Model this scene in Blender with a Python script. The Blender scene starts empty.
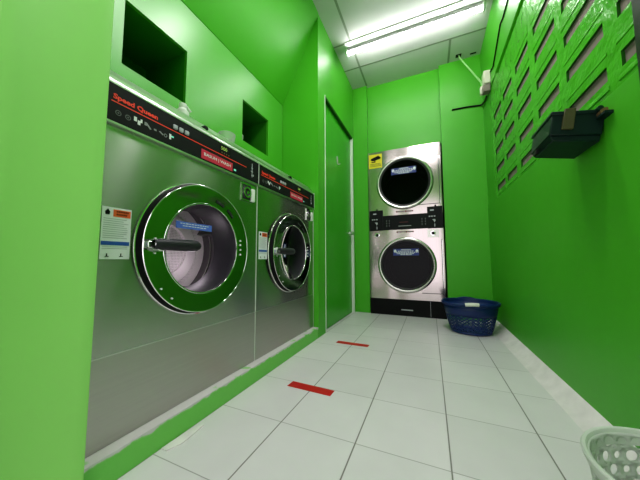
import bpy, bmesh, math, random
from mathutils import Vector, Matrix
random.seed(7)
S = 0.3                      # one floor tile; all numbers below are in tiles
C = bpy.context.scene.collection
PI = math.pi

# ------------------------------------------------------------------ materials
def new_mat(name):
    m = bpy.data.materials.new(name); m.use_nodes = True
    nt = m.node_tree
    return m, nt, nt.nodes['Principled BSDF']

def simple(name, col, rough=0.5, metal=0.0, spec=0.5, noise=0.06, nscale=6.0, emit=None, estr=0.0, coat=0.0):
    m, nt, b = new_mat(name)
    b.inputs['Roughness'].default_value = rough
    b.inputs['Metallic'].default_value = metal
    b.inputs['Specular IOR Level'].default_value = spec
    b.inputs['Coat Weight'].default_value = coat
    tc = nt.nodes.new('ShaderNodeTexCoord')
    n = nt.nodes.new('ShaderNodeTexNoise'); n.inputs['Scale'].default_value = nscale; n.inputs['Detail'].default_value = 4
    nt.links.new(tc.outputs['Object'], n.inputs['Vector'])
    mx = nt.nodes.new('ShaderNodeMix'); mx.data_type = 'RGBA'
    mx.inputs[6].default_value = tuple(c * (1 - noise) for c in col) + (1,)
    mx.inputs[7].default_value = tuple(min(1, c * (1 + noise)) for c in col) + (1,)
    nt.links.new(n.outputs['Fac'], mx.inputs[0])
    nt.links.new(mx.outputs[2], b.inputs['Base Color'])
    if emit:
        b.inputs['Emission Color'].default_value = tuple(emit) + (1,)
        b.inputs['Emission Strength'].default_value = estr
    return m

def bumpy(m, scale, strength, dist=0.01, detail=3):
    nt = m.node_tree; b = nt.nodes['Principled BSDF']
    tc = nt.nodes.new('ShaderNodeTexCoord')
    n = nt.nodes.new('ShaderNodeTexNoise'); n.inputs['Scale'].default_value = scale; n.inputs['Detail'].default_value = detail
    bp = nt.nodes.new('ShaderNodeBump'); bp.inputs['Strength'].default_value = strength; bp.inputs['Distance'].default_value = dist
    nt.links.new(tc.outputs['Object'], n.inputs['Vector'])
    nt.links.new(n.outputs['Fac'], bp.inputs['Height']); nt.links.new(bp.outputs['Normal'], b.inputs['Normal'])
    return m

G = (0.075, 0.42, 0.020)
M = {}
M['green'] = bumpy(simple('green_paint', G, 0.42, spec=0.5, noise=0.05, nscale=2.5), 5, 0.10, 0.02)
M['green_rough'] = bumpy(simple('green_gloss_paint_on_block', G, 0.27, spec=0.6, noise=0.08, nscale=9), 16, 0.45, 0.02)
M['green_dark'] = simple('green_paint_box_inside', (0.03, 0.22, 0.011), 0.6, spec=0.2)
M['green_box'] = simple('green_paint_on_board', G, 0.34, spec=0.9, noise=0.04, nscale=2)
M['green_pillar'] = bumpy(simple('light_green_paint', (0.30, 0.66, 0.17), 0.5, spec=0.3, noise=0.04, nscale=3), 6, 0.08, 0.02)
M['green_door'] = simple('green_door_paint', (0.055, 0.40, 0.02), 0.34, spec=0.5, noise=0.05)
M['slot_grey'] = simple('grey_concrete', (0.27, 0.225, 0.21), 0.9, noise=0.15, nscale=20, spec=0.1)
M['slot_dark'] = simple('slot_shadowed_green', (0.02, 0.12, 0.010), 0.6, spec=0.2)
M['white_mortar'] = bumpy(simple('white_mortar', (0.74, 0.69, 0.71), 0.6, noise=0.18, nscale=14, spec=0.2), 25, 0.4)
M['ceiling'] = simple('ceiling_board', (0.56, 0.57, 0.55), 0.55, noise=0.03, spec=0.3)
M['lamp_body'] = simple('lamp_body', (0.30, 0.30, 0.30), 0.6)
M['tbar'] = simple('ceiling_bar', (0.26, 0.29, 0.24), 0.6, noise=0.05)
M['white_frame'] = simple('white_frame', (0.72, 0.76, 0.70), 0.4, noise=0.03)
M['white_plastic'] = simple('white_plastic', (0.78, 0.79, 0.76), 0.4, noise=0.03)
M['beige_plastic'] = simple('cream_plastic', (0.74, 0.70, 0.60), 0.4, noise=0.03)
M['grey_wall'] = simple('grey_shutter', (0.30, 0.27, 0.22), 0.6, noise=0.06)
M['black'] = simple('black_plastic', (0.008, 0.008, 0.009), 0.5, noise=0.1, spec=0.15)
M['panel_black'] = simple('black_panel', (0.010, 0.010, 0.012), 0.5, noise=0.08, spec=0.2)
M['rubber'] = simple('dark_rubber', (0.030, 0.026, 0.034), 0.4, noise=0.1)
M['black_frame'] = simple('black_frame', (0.02, 0.022, 0.02), 0.4)
M['chrome'] = simple('chrome', (0.80, 0.80, 0.80), 0.12, metal=1.0, noise=0.02)
M['chrome_soft'] = simple('satin_metal', (0.72, 0.72, 0.71), 0.3, metal=1.0, noise=0.03)
M['ring_metal'] = simple('polished_door_ring', (0.36, 0.42, 0.36), 0.10, metal=1.0, noise=0.02)
M['handle_grey'] = simple('dark_grey_handle', (0.030, 0.028, 0.036), 0.42, spec=0.3, noise=0.05)
M['red_tape'] = simple('red_tape', (0.52, 0.012, 0.015), 0.45, noise=0.06, nscale=25)
M['red'] = simple('red_print', (0.80, 0.05, 0.025), 0.5, emit=(0.8, 0.05, 0.02), estr=0.12)
M['pink_red'] = simple('red_sticker', (0.60, 0.03, 0.075), 0.45, noise=0.04)
M['dark_red'] = simple('dark_red_label', (0.20, 0.035, 0.035), 0.5)
M['white_print'] = simple('white_print', (0.78, 0.78, 0.80), 0.5, noise=0.02)
M['grey_print'] = simple('grey_print', (0.30, 0.30, 0.32), 0.5, noise=0.02)
M['faint_print'] = simple('faint_print', (0.11, 0.115, 0.12), 0.5, noise=0.02)
M['text_grey'] = simple('text_grey', (0.45, 0.46, 0.50), 0.6, noise=0.02)
M['paper'] = simple('white_paper', (0.76, 0.76, 0.80), 0.5, noise=0.03)
M['orange'] = simple('orange_print', (0.78, 0.13, 0.04), 0.5, noise=0.03)
M['blue_print'] = simple('blue_print', (0.03, 0.10, 0.42), 0.5, noise=0.03)
M['blue_sticker'] = simple('blue_sticker', (0.10, 0.17, 0.62), 0.5, noise=0.03)
M['navy_sticker'] = simple('navy_sticker', (0.03, 0.05, 0.26), 0.5, noise=0.03)
M['yellow'] = simple('yellow_sticker', (0.80, 0.66, 0.02), 0.5, noise=0.03)
M['led_green'] = simple('green_digits', (0.35, 0.5, 0.1), 0.5, emit=(0.45, 0.7, 0.15), estr=0.35)
M['led_cyan'] = simple('cyan_indicator', (0.2, 0.6, 0.5), 0.5, emit=(0.2, 0.7, 0.55), estr=0.4)
M['dryer_side'] = simple('dark_side_panel', (0.04, 0.04, 0.045), 0.5)
M['box_green'] = simple('dark_green_box', (0.004, 0.022, 0.017), 0.45, spec=0.3, noise=0.15)
M['olive'] = simple('olive_latch', (0.075, 0.075, 0.025), 0.6, noise=0.25, nscale=40)
M['brass'] = simple('dull_brass', (0.25, 0.16, 0.08), 0.45, metal=0.5)
M['blue_plastic'] = simple('navy_blue_plastic', (0.008, 0.028, 0.135), 0.4, noise=0.1)
M['pale_plastic'] = simple('pale_white_plastic', (0.80, 0.82, 0.79), 0.35, noise=0.03)
def milky(m):
    nt = m.node_tree; b = nt.nodes['Principled BSDF']; out = nt.nodes['Material Output']
    tl = nt.nodes.new('ShaderNodeBsdfTranslucent'); tl.inputs['Color'].default_value = (0.85, 0.90, 0.84, 1)
    mx = nt.nodes.new('ShaderNodeMixShader'); mx.inputs[0].default_value = 0.45
    nt.links.new(b.outputs[0], mx.inputs[1]); nt.links.new(tl.outputs[0], mx.inputs[2]); nt.links.new(mx.outputs[0], out.inputs['Surface'])
milky(M['pale_plastic'])
M['grip'] = simple('white_grip', (0.75, 0.74, 0.66), 0.4)
M['steel_pink'] = None

ANI = 2
def steel(name, col, rough, brush_axis, strength=0.05, noise=0.05, aniso=0.0):
    """brushed stainless: fine streaks along one axis, slow waviness"""
    m, nt, b = new_mat(name)
    b.inputs['Metallic'].default_value = 1.0
    b.inputs['Roughness'].default_value = rough
    tc = nt.nodes.new('ShaderNodeTexCoord')
    mp = nt.nodes.new('ShaderNodeMapping')
    sc = [160, 160, 160]; sc[brush_axis] = 2.0
    mp.inputs['Scale'].default_value = sc
    n = nt.nodes.new('ShaderNodeTexNoise'); n.inputs['Scale'].default_value = 1.0; n.inputs['Detail'].default_value = 2
    nt.links.new(tc.outputs['Object'], mp.inputs['Vector']); nt.links.new(mp.outputs['Vector'], n.inputs['Vector'])
    mx = nt.nodes.new('ShaderNodeMix'); mx.data_type = 'RGBA'
    mx.inputs[6].default_value = tuple(c * (1 - noise) for c in col) + (1,)
    mx.inputs[7].default_value = tuple(min(1, c * (1 + noise)) for c in col) + (1,)
    nt.links.new(n.outputs['Fac'], mx.inputs[0]); nt.links.new(mx.outputs[2], b.inputs['Base Color'])
    n2 = nt.nodes.new('ShaderNodeTexNoise'); n2.inputs['Scale'].default_value = 3.2; n2.inputs['Detail'].default_value = 1
    mp2 = nt.nodes.new('ShaderNodeMapping'); mp2.inputs['Scale'].default_value = (1, 1, 0.12)
    nt.links.new(tc.outputs['Object'], mp2.inputs['Vector']); nt.links.new(mp2.outputs['Vector'], n2.inputs['Vector'])
    bp = nt.nodes.new('ShaderNodeBump'); bp.inputs['Strength'].default_value = strength; bp.inputs['Distance'].default_value = 0.05
    nt.links.new(n2.outputs['Fac'], bp.inputs['Height']); nt.links.new(bp.outputs['Normal'], b.inputs['Normal'])
    if aniso:
        b.inputs['Anisotropic'].default_value = aniso
        tg = nt.nodes.new('ShaderNodeCombineXYZ'); tg.inputs[ANI].default_value = 1.0
        nt.links.new(tg.outputs[0], b.inputs['Tangent'])
    return m
M['steel'] = steel('brushed_stainless', (0.52, 0.51, 0.50), 0.25, 1, 0.30, aniso=0.95)
M['steel_low'] = steel('brushed_stainless_lower', (0.52, 0.50, 0.48), 0.36, 1, 0.06, aniso=0.5)
M['steel_dryer'] = steel('dryer_stainless', (0.52, 0.465, 0.455), 0.17, 2, 0.40)
M['ring_steel'] = steel('ring_stainless', (0.52, 0.52, 0.48), 0.26, 1, 0.03)
M['trim_steel'] = steel('trim_stainless', (0.70, 0.70, 0.69), 0.3, 1, 0.05)

def drum_mat():
    m, nt, b = new_mat('perforated_drum')
    b.inputs['Metallic'].default_value = 0.0; b.inputs['Roughness'].default_value = 0.38
    tc = nt.nodes.new('ShaderNodeTexCoord')
    v = nt.nodes.new('ShaderNodeTexVoronoi'); v.inputs['Scale'].default_value = 130; v.inputs['Randomness'].default_value = 0.1
    nt.links.new(tc.outputs['Object'], v.inputs['Vector'])
    r = nt.nodes.new('ShaderNodeValToRGB')
    r.color_ramp.elements[0].position = 0.22; r.color_ramp.elements[0].color = (0.20, 0.17, 0.19, 1)
    r.color_ramp.elements[1].position = 0.32; r.color_ramp.elements[1].color = (0.90, 0.80, 0.85, 1)
    nt.links.new(v.outputs['Distance'], r.inputs['Fac']); nt.links.new(r.outputs['Color'], b.inputs['Base Color'])
    return m
M['drum'] = drum_mat()
M['drum_side'] = simple('drum_side_steel', (0.16, 0.145, 0.16), 0.3, metal=0.7, noise=0.2, nscale=30)
M['drum_dark'] = simple('dark_drum', (0.05, 0.055, 0.055), 0.35, metal=0.6, noise=0.25, nscale=30)

def glass(name, tint, gloss=0.10, rough=0.03):
    m = bpy.data.materials.new(name); m.use_nodes = True
    nt = m.node_tree; nt.nodes.clear()
    out = nt.nodes.new('ShaderNodeOutputMaterial')
    tr = nt.nodes.new('ShaderNodeBsdfTransparent'); tr.inputs['Color'].default_value = tuple(tint) + (1,)
    gl = nt.nodes.new('ShaderNodeBsdfGlossy'); gl.inputs['Roughness'].default_value = rough
    fr = nt.nodes.new('ShaderNodeLayerWeight'); fr.inputs['Blend'].default_value = gloss
    mx = nt.nodes.new('ShaderNodeMixShader')
    nt.links.new(fr.outputs['Fresnel'], mx.inputs[0]); nt.links.new(tr.outputs[0], mx.inputs[1]); nt.links.new(gl.outputs[0], mx.inputs[2])
    nt.links.new(mx.outputs[0], out.inputs['Surface'])
    return m
M['glass'] = glass('clear_glass', (0.92, 0.93, 0.95), 0.12)
M['glass_dark'] = glass('smoked_glass', (0.16, 0.23, 0.205), 0.20)
M['clear_plastic'] = glass('clear_plastic', (0.90, 0.92, 0.90), 0.35, 0.2)
_n = M['clear_plastic'].node_tree
_d = _n.nodes.new('ShaderNodeBsdfDiffuse'); _d.inputs['Color'].default_value = (0.85, 0.88, 0.85, 1)
_m = _n.nodes.new('ShaderNodeMixShader'); _m.inputs[0].default_value = 0.35
_o = _n.nodes['Material Output']; _n.links.new(_o.inputs['Surface'].links[0].from_socket, _m.inputs[1]); _n.links.new(_d.outputs[0], _m.inputs[2]); _n.links.new(_m.outputs[0], _o.inputs['Surface'])

def floor_mat():
    m, nt, b = new_mat('white_floor_tiles')
    N = nt.nodes.new; L = nt.links.new
    geo = N('ShaderNodeTexCoord'); sep = N('ShaderNodeSeparateXYZ'); L(geo.outputs['Object'], sep.inputs[0])
    def math_(op, a, bb=None):
        n = N('ShaderNodeMath'); n.operation = op
        for i, v in enumerate((a, bb)):
            if v is None: continue
            if isinstance(v, (int, float)): n.inputs[i].default_value = v
            else: L(v, n.inputs[i])
        return n.outputs[0]
    u = math_('DIVIDE', sep.outputs[0], S); v = math_('DIVIDE', sep.outputs[1], S * 1.0336)
    def edge(t): return math_('ABSOLUTE', math_('SUBTRACT', math_('FRACT', math_('ADD', t, 0.5)), 0.5))
    eu, ev = edge(u), edge(v)
    d = math_('MINIMUM', eu, math_('ADD', ev, 0.004))
    nz = N('ShaderNodeTexNoise'); nz.inputs['Scale'].default_value = 5; nz.inputs['Detail'].default_value = 5; L(geo.outputs['Object'], nz.inputs['Vector'])
    cmb = N('ShaderNodeCombineXYZ'); L(math_('FLOOR', u), cmb.inputs[0]); L(math_('FLOOR', v), cmb.inputs[1])
    wn = N('ShaderNodeTexWhiteNoise'); wn.noise_dimensions = '2D'; L(cmb.outputs[0], wn.inputs['Vector'])
    ramp = N('ShaderNodeValToRGB'); ramp.color_ramp.elements[0].position = 0.004; ramp.color_ramp.elements[0].color = (0.30, 0.28, 0.27, 1)
    ramp.color_ramp.elements[1].position = 0.010; ramp.color_ramp.elements[1].color = (1, 1, 1, 1)
    L(d, ramp.inputs['Fac'])
    val = math_('ADD', math_('MULTIPLY', nz.outputs['Fac'], 0.10), math_('MULTIPLY', wn.outputs['Value'], 0.05))
    val = math_('ADD', val, 0.62)
    cc = N('ShaderNodeCombineColor'); L(val, cc.inputs[0]); L(math_('MULTIPLY', val, 0.945), cc.inputs[1]); L(math_('MULTIPLY', val, 1.0), cc.inputs[2])
    mul = N('ShaderNodeMix'); mul.data_type = 'RGBA'; mul.blend_type = 'MULTIPLY'; mul.inputs[0].default_value = 1
    L(cc.outputs[0], mul.inputs[6]); L(ramp.outputs['Color'], mul.inputs[7])
    L(mul.outputs[2], b.inputs['Base Color'])
    b.inputs['Roughness'].default_value = 0.30; b.inputs['Specular IOR Level'].default_value = 0.45
    bp = N('ShaderNodeBump'); bp.inputs['Strength'].default_value = 0.3; bp.inputs['Distance'].default_value = 0.002
    L(ramp.outputs['Color'], bp.inputs['Height']); L(bp.outputs['Normal'], b.inputs['Normal'])
    return m
M['floor'] = floor_mat()

def kerb_mat():
    """green paint chipped to white mortar along its upper edge"""
    m, nt, b = new_mat('chipped_green_kerb')
    N = nt.nodes.new; L = nt.links.new
    tc = N('ShaderNodeTexCoord'); sep = N('ShaderNodeSeparateXYZ'); L(tc.outputs['Object'], sep.inputs[0])
    n = N('ShaderNodeTexNoise'); n.inputs['Scale'].default_value = 14; n.inputs['Detail'].default_value = 5; L(tc.outputs['Object'], n.inputs['Vector'])
    a = N('ShaderNodeMath'); a.operation = 'MULTIPLY_ADD'; L(n.outputs['Fac'], a.inputs[0]); a.inputs[1].default_value = 0.045; L(sep.outputs[2], a.inputs[2])
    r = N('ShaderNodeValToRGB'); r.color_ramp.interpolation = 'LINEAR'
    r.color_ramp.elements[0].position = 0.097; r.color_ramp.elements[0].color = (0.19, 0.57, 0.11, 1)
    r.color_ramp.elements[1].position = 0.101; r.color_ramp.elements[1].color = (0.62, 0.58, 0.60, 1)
    L(a.outputs[0], r.inputs['Fac']); L(r.outputs['Color'], b.inputs['Base Color'])
    b.inputs['Roughness'].default_value = 0.5
    bp = N('ShaderNodeBump'); bp.inputs['Strength'].default_value = 0.4; bp.inputs['Distance'].default_value = 0.01
    L(n.outputs['Fac'], bp.inputs['Height']); L(bp.outputs['Normal'], b.inputs['Normal'])
    return m
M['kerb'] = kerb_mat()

def tube_mat():
    m = bpy.data.materials.new('lit_tube'); m.use_nodes = True
    b = m.node_tree.nodes['Principled BSDF']
    b.inputs['Base Color'].default_value = (0.9, 0.9, 0.9, 1)
    b.inputs['Emission Color'].default_value = (1.0, 0.94, 0.98, 1)
    b.inputs['Emission Strength'].default_value = TUBE
    return m
TUBE = 38.0
M['tube'] = tube_mat()

# ------------------------------------------------------------------ mesh builder (world coordinates, in tiles)
class B:
    def __init__(s): s.v = []; s.f = []; s.m = []; s.sm = []
    def add(s, verts, faces, mi=0, smooth=False):
        o = len(s.v); s.v += [tuple(v) for v in verts]
        for f in faces: s.f.append([i + o for i in f]); s.m.append(mi); s.sm.append(smooth)
        return s
    def box(s, x0, x1, y0, y1, z0, z1, mi=0):
        v = [(x, y, z) for x in (x0, x1) for y in (y0, y1) for z in (z0, z1)]
        return s.add(v, [(0, 1, 3, 2), (4, 6, 7, 5), (0, 4, 5, 1), (2, 3, 7, 6), (0, 2, 6, 4), (1, 5, 7, 3)], mi)
    def prism(s, poly, axis, a, b, mi=0):
        """extrude a 2-D polygon along an axis from a to b"""
        def P(p, t): return {0: (t, p[0], p[1]), 1: (p[0], t, p[1]), 2: (p[0], p[1], t)}[axis]
        n = len(poly); v = [P(p, a) for p in poly] + [P(p, b) for p in poly]
        f = [tuple(range(n)), tuple(range(2 * n - 1, n - 1, -1))] + [(i, (i + 1) % n, n + (i + 1) % n, n + i) for i in range(n)]
        return s.add(v, f, mi)
    def lathe(s, prof, axis, c, mi=0, n=64, smooth=True, sx=1.0, sy=1.0, mats=None, closed=False):
        """prof: (height along axis, radius); c: centre; axis 0/1/2"""
        rings = []
        for h, r in prof:
            ring = []
            for i in range(n):
                t = 2 * PI * i / n; a, b = r * math.cos(t) * sx, r * math.sin(t) * sy
                ring.append({0: (c[0] + h, c[1] + a, c[2] + b), 1: (c[0] + a, c[1] + h, c[2] + b), 2: (c[0] + a, c[1] + b, c[2] + h)}[axis])
            rings.append(ring)
        v = [p for r in rings for p in r]
        K = len(rings)
        for k in range(K if closed else K - 1):
            kk = (k + 1) % K
            fs = [(k * n + i, k * n + (i + 1) % n, kk * n + (i + 1) % n, kk * n + i) for i in range(n)]
            if k == 0: s.add(v, fs, mats[k] if mats else mi, smooth); base = len(s.v) - len(v)
            else:
                for f in fs: s.f.append([i + base for i in f]); s.m.append(mats[k] if mats else mi); s.sm.append(smooth)
        return s
    def disc(s, axis, c, r, mi=0, n=48, sx=1.0, sy=1.0):
        v = []
        for i in range(n):
            t = 2 * PI * i / n; a, b = r * math.cos(t) * sx, r * math.sin(t) * sy
            v.append({0: (c[0], c[1] + a, c[2] + b), 1: (c[0] + a, c[1], c[2] + b), 2: (c[0] + a, c[1] + b, c[2])}[axis])
        return s.add(v, [tuple(range(n))], mi)
    def cyl(s, axis, c, r, h, mi=0, n=24):
        s.lathe([(0, r), (h, r)], axis, c, mi, n)
        s.disc(axis, c, r, mi, n)
        c2 = list(c); c2[axis] += h
        return s.disc(axis, c2, r, mi, n)
    def tube(s, pts, r, mi=0, n=10):
        pts = [Vector(p) for p in pts]; o = len(s.v); rings = []
        for i, p in enumerate(pts):
            d = (pts[min(i + 1, len(pts) - 1)] - pts[max(i - 1, 0)]).normalized()
            up = Vector((0, 0, 1)) if abs(d.z) < 0.9 else Vector((1, 0, 0))
            a = d.cross(up).normalized(); b = d.cross(a).normalized()
            rings.append([tuple(p + (a * math.cos(2 * PI * k / n) + b * math.sin(2 * PI * k / n)) * r) for k in range(n)])
        v = [q for r_ in rings for q in r_]
        f = [(k * n + i, k * n + (i + 1) % n, (k + 1) * n + (i + 1) % n, (k + 1) * n + i) for k in range(len(rings) - 1) for i in range(n)]
        s.add(v, f, mi, True)
        s.add(rings[0], [tuple(range(n))], mi); s.add(rings[-1], [tuple(range(n))], mi)
        return s
    def plate_hole(s, axis, d, u0, u1, w0, w1, cu, cw, r, mi=0, n=72):
        """flat plate at coordinate d on `axis` with a round hole"""
        angs = [2 * PI * i / n for i in range(n)]
        for (u, w) in ((u0, w0), (u1, w0), (u1, w1), (u0, w1)): angs.append(math.atan2(w - cw, u - cu) % (2 * PI))
        angs = sorted(set(round(a, 6) for a in angs)); k = len(angs); inn = []; out = []
        def P(u, w): return {0: (d, u, w), 1: (u, d, w), 2: (u, w, d)}[axis]
        for a in angs:
            ca, sa = math.cos(a), math.sin(a); ts = []
            if ca > 1e-9: ts.append((u1 - cu) / ca)
            if ca < -1e-9: ts.append((u0 - cu) / ca)
            if sa > 1e-9: ts.append((w1 - cw) / sa)
            if sa < -1e-9: ts.append((w0 - cw) / sa)
            t = min(ts); inn.append(P(cu + r * ca, cw + r * sa)); out.append(P(cu + t * ca, cw + t * sa))
        return s.add(inn + out, [(i, (i + 1) % k, k + (i + 1) % k, k + i) for i in range(k)], mi)

def children(o): return [c for c in bpy.data.objects if c.parent == o]
ROOT = {}
def obj(name, b, mats, parent=None, origin=None, bevel=0.0, weld=True):
    if not isinstance(mats, (list, tuple)): mats = [mats]
    if parent is not None: og = ROOT[parent.name]
    elif origin is not None: og = origin
    else:
        xs, ys, zs = zip(*b.v); og = ((min(xs) + max(xs)) / 2, (min(ys) + max(ys)) / 2, min(zs))
    me = bpy.data.meshes.new(name)
    me.from_pydata([((x - og[0]) * S, (y - og[1]) * S, (z - og[2]) * S) for x, y, z in b.v], [], b.f)
    for m in mats: me.materials.append(m)
    for p, mi, sm in zip(me.polygons, b.m, b.sm): p.material_index = mi; p.use_smooth = sm
    bm = bmesh.new(); bm.from_mesh(me)
    if weld: bmesh.ops.remove_doubles(bm, verts=bm.verts, dist=1e-5)
    bmesh.ops.recalc_face_normals(bm, faces=bm.faces)
    bm.to_mesh(me); bm.free(); me.set_sharp_from_angle(angle=math.radians(32)); me.update()
    o = bpy.data.objects.new(name, me); C.objects.link(o)
    if parent is not None: o.parent = parent
    else: o.location = tuple(c * S for c in og)
    ROOT[o.name] = og
    if bevel:
        md = o.modifiers.new('bevel', 'BEVEL'); md.width = bevel * S; md.segments = 2; md.limit_method = 'ANGLE'; md.angle_limit = math.radians(40)
    return o

def thing(name, label, cat, loc, group=None):
    o = bpy.data.objects.new(name, None); C.objects.link(o); o.location = tuple(c * S for c in loc)
    o.empty_display_size = 0.1
    ROOT[o.name] = tuple(loc); return tag(o, label, cat, group)
def tag(o, label, cat, group=None):
    o['label'] = label; o['category'] = cat
    if group: o['group'] = group
    return o
def struct(name, b, mats, **k):
    o = obj(name, b, mats, **k); o['kind'] = 'structure'; return o

def text_mesh(b, txt, origin, right, up, height, width=None, mi=0, bold=0.0, shear=0.0, depth_dir=None):
    """lettering as flat faces: origin = lower left corner in tiles"""
    cu = bpy.data.curves.new('lettering', 'FONT'); cu.body = txt; cu.size = 1.0; cu.shear = shear; cu.offset = bold
    cu.resolution_u = 3
    o = bpy.data.objects.new('lettering', cu); C.objects.link(o)
    bpy.context.view_layer.update()
    dg = bpy.context.evaluated_depsgraph_get(); ev = o.evaluated_get(dg); me = ev.to_mesh()
    vs = [tuple(v.co) for v in me.vertices]; fs = [tuple(p.vertices) for p in me.polygons]
    ev.to_mesh_clear(); bpy.data.objects.remove(o); bpy.data.curves.remove(cu)
    if not vs: return b
    x0 = min(v[0] for v in vs); x1 = max(v[0] for v in vs); y0 = min(v[1] for v in vs); y1 = max(v[1] for v in vs)
    ky = height / (y1 - y0); kx = (width / (x1 - x0)) if width else ky
    r, u, og = Vector(right), Vector(up), Vector(origin)
    b.add([tuple(og + r * ((v[0] - x0) * kx) + u * ((v[1] - y0) * ky)) for v in vs], fs, mi)
    return b

def copy_tree(o, parent=None):
    c = o.copy(); C.objects.link(c); ROOT[c.name] = ROOT[o.name]
    if parent is not None: c.parent = parent
    for ch in children(o): copy_tree(ch, c)
    return c

# ------------------------------------------------------------------ the setting
CEIL = 9.57; XR = 3.78; YB = 7.27; XL = -1.0
b = B(); b.add([(-4.2, -8, 0), (4.6, -8, 0), (4.6, 11, 0), (-4.2, 11, 0)], [(0, 1, 2, 3)])
struct('floor', b, M['floor'], origin=(0, 0, 0))
b = B(); b.box(-4.2, 4.6, -5, 11, CEIL, CEIL + 0.3); struct('ceiling', b, M['ceiling'])
# ceiling bars
i = 1
for (x0, x1, y0, y1) in ((-0.42, -0.35, -6.9, YB), (2.71, 2.78, 6.11, YB), (-1.0, XR, 6.08, 6.14), (-1.0, -0.43, 4.84, 4.90)):
    b = B(); b.box(x0, x1, y0, y1, CEIL - 0.006, CEIL + 0.01); struct('trim_%d' % i, b, M['tbar']); i += 1

# right wall: plaster below, breeze-block panel above with slots
ycuts_slots = [(-1.35, -0.55), (-0.28, 0.55), (0.79, 1.64), (1.87, 2.68), (2.96, 3.76), (4.06, 4.82), (5.04, 5.86)]
zrows = [4.14, 4.685, 5.225, 5.765, 6.305]; SH = 0.17
ys = [-7.0, -1.6] + [y for a in ycuts_slots for y in a] + [6.13, YB + 0.4]
zs = [3.95] + [z for r in zrows for z in (r, r + SH)] + [7.42]
b = B(); XP = XR + 0.008
for yi in range(len(ys) - 1):
    for zi in range(len(zs) - 1):
        y0, y1, z0, z1 = ys[yi], ys[yi + 1], zs[zi], zs[zi + 1]
        slot = any(abs(y0 - a) < 1e-6 for a, _ in ycuts_slots) and zi % 2 == 1
        if slot:
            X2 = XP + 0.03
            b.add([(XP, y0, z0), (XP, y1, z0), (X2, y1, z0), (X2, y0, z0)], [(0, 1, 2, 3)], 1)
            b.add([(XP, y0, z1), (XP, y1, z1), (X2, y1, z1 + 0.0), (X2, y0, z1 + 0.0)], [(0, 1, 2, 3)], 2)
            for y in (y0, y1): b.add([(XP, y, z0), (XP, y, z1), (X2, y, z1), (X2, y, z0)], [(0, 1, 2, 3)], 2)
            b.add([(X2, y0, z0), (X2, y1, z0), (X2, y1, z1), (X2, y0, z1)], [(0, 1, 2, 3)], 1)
        else:
            b.add([(XP, y0, z0), (XP, y1, z0), (XP, y1, z1), (XP, y0, z1)], [(0, 1, 2, 3)], 0 if 0 < yi < len(ys) - 2 else 3)
# raised louvre lips of the blocks between the slots
for (ya, yb) in ycuts_slots:
    for k, z in enumerate(zrows):
        zz = z + SH + 0.12
        b.prism([(XP + .01, zz - .02), (XP - .006, zz), (XP - .007, zz + .015), (XP + .01, zz + .07)], 1, ya - 0.03, yb + 0.05, 0)
    b.prism([(XP + .01, 4.0), (XP - .012, 4.02), (XP - .012, 4.05), (XP + .01, 4.10)], 1, ya - 0.03, yb + 0.05, 0)
# plaster below and band above
b.box(XR - .012, XR + 0.5, -5, YB + 0.4, 0, 3.95, 3)
b.box(XR + 0.0, XR + 0.5, -5, YB + 0.4, 7.50, CEIL, 3)
b.box(XR + 0.12, XR + 0.5, -5, 5.6, 7.42, 7.50, 2)
b.box(XR + 0.03, XR + 0.5, 5.6, YB + 0.4, 7.42, 7.50, 3)
b.prism([(XP - .02, 7.37), (XP - .05, 7.40), (XP - .02, 7.43), (XP + .02, 7.43), (XP + .02, 7.37)], 1, -5, 5.2, 0)
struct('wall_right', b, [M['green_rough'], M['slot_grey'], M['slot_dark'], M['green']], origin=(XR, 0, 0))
# mortar skirting
b = B()
v = []
for y, xf in ((-5, 3.58), (2.1, 3.53), (YB, 3.46)): v += [(XR + .02, y, -0.01), (xf, y, 0.0), (xf + .10, y, 0.035), (XR - .03, y, 0.175), (XR + .02, y, 0.19)]
f = []
for k in range(2):
    for j in range(5): a = k * 5; f.append((a + j, a + (j + 1) % 5, a + 5 + (j + 1) % 5, a + 5 + j))
f += [(0, 1, 2, 3, 4), (10, 11, 12, 13, 14)]
b.add(v, f); struct('baseboard_right', b, M['white_mortar'])
b = B(); b.box(XR - 0.008, XR + .02, -5, YB, 0.180, 0.196); struct('trim_5', b, simple('yellowed_paint_edge', (0.55, 0.42, 0.10), 0.6, noise=0.3, nscale=10))

# back wall: two piers flush with the dryers and a panel above them
b = B()
b.box(-1.4, -0.395, YB, YB + 0.4, 0, CEIL); b.box(2.41, XR + .5, YB, YB + 0.4, 0, CEIL)
b.box(-0.395, 2.41, YB + 0.16, YB + 0.4, 6.56, CEIL)
b.box(-0.8, 2.8, YB + 3.2, YB + 3.4, 0, CEIL)
b.box(-0.6, -0.395, YB + .4, YB + 3.2, 0, CEIL); b.box(2.41, 2.6, YB + .4, YB + 3.2, 0, CEIL)
struct('wall_back', b, M['green'])

# left wall: return pier beside the washers, wall around the door
b = B()
b.box(-4.2, XL, 3.49, 4.0, 0, CEIL)                      # pier
b.box(-1.5, XL, 4.0, YB + .2, 7.29, CEIL)                # over the door
b.box(-1.5, XL, 7.11, YB + .2, 0, 7.29)                   # beyond the door
b.box(-1.6, -1.3, 4.02, 7.2, 0, 7.4)                      # behind the door
struct('wall_left', b, M['green'])
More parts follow.
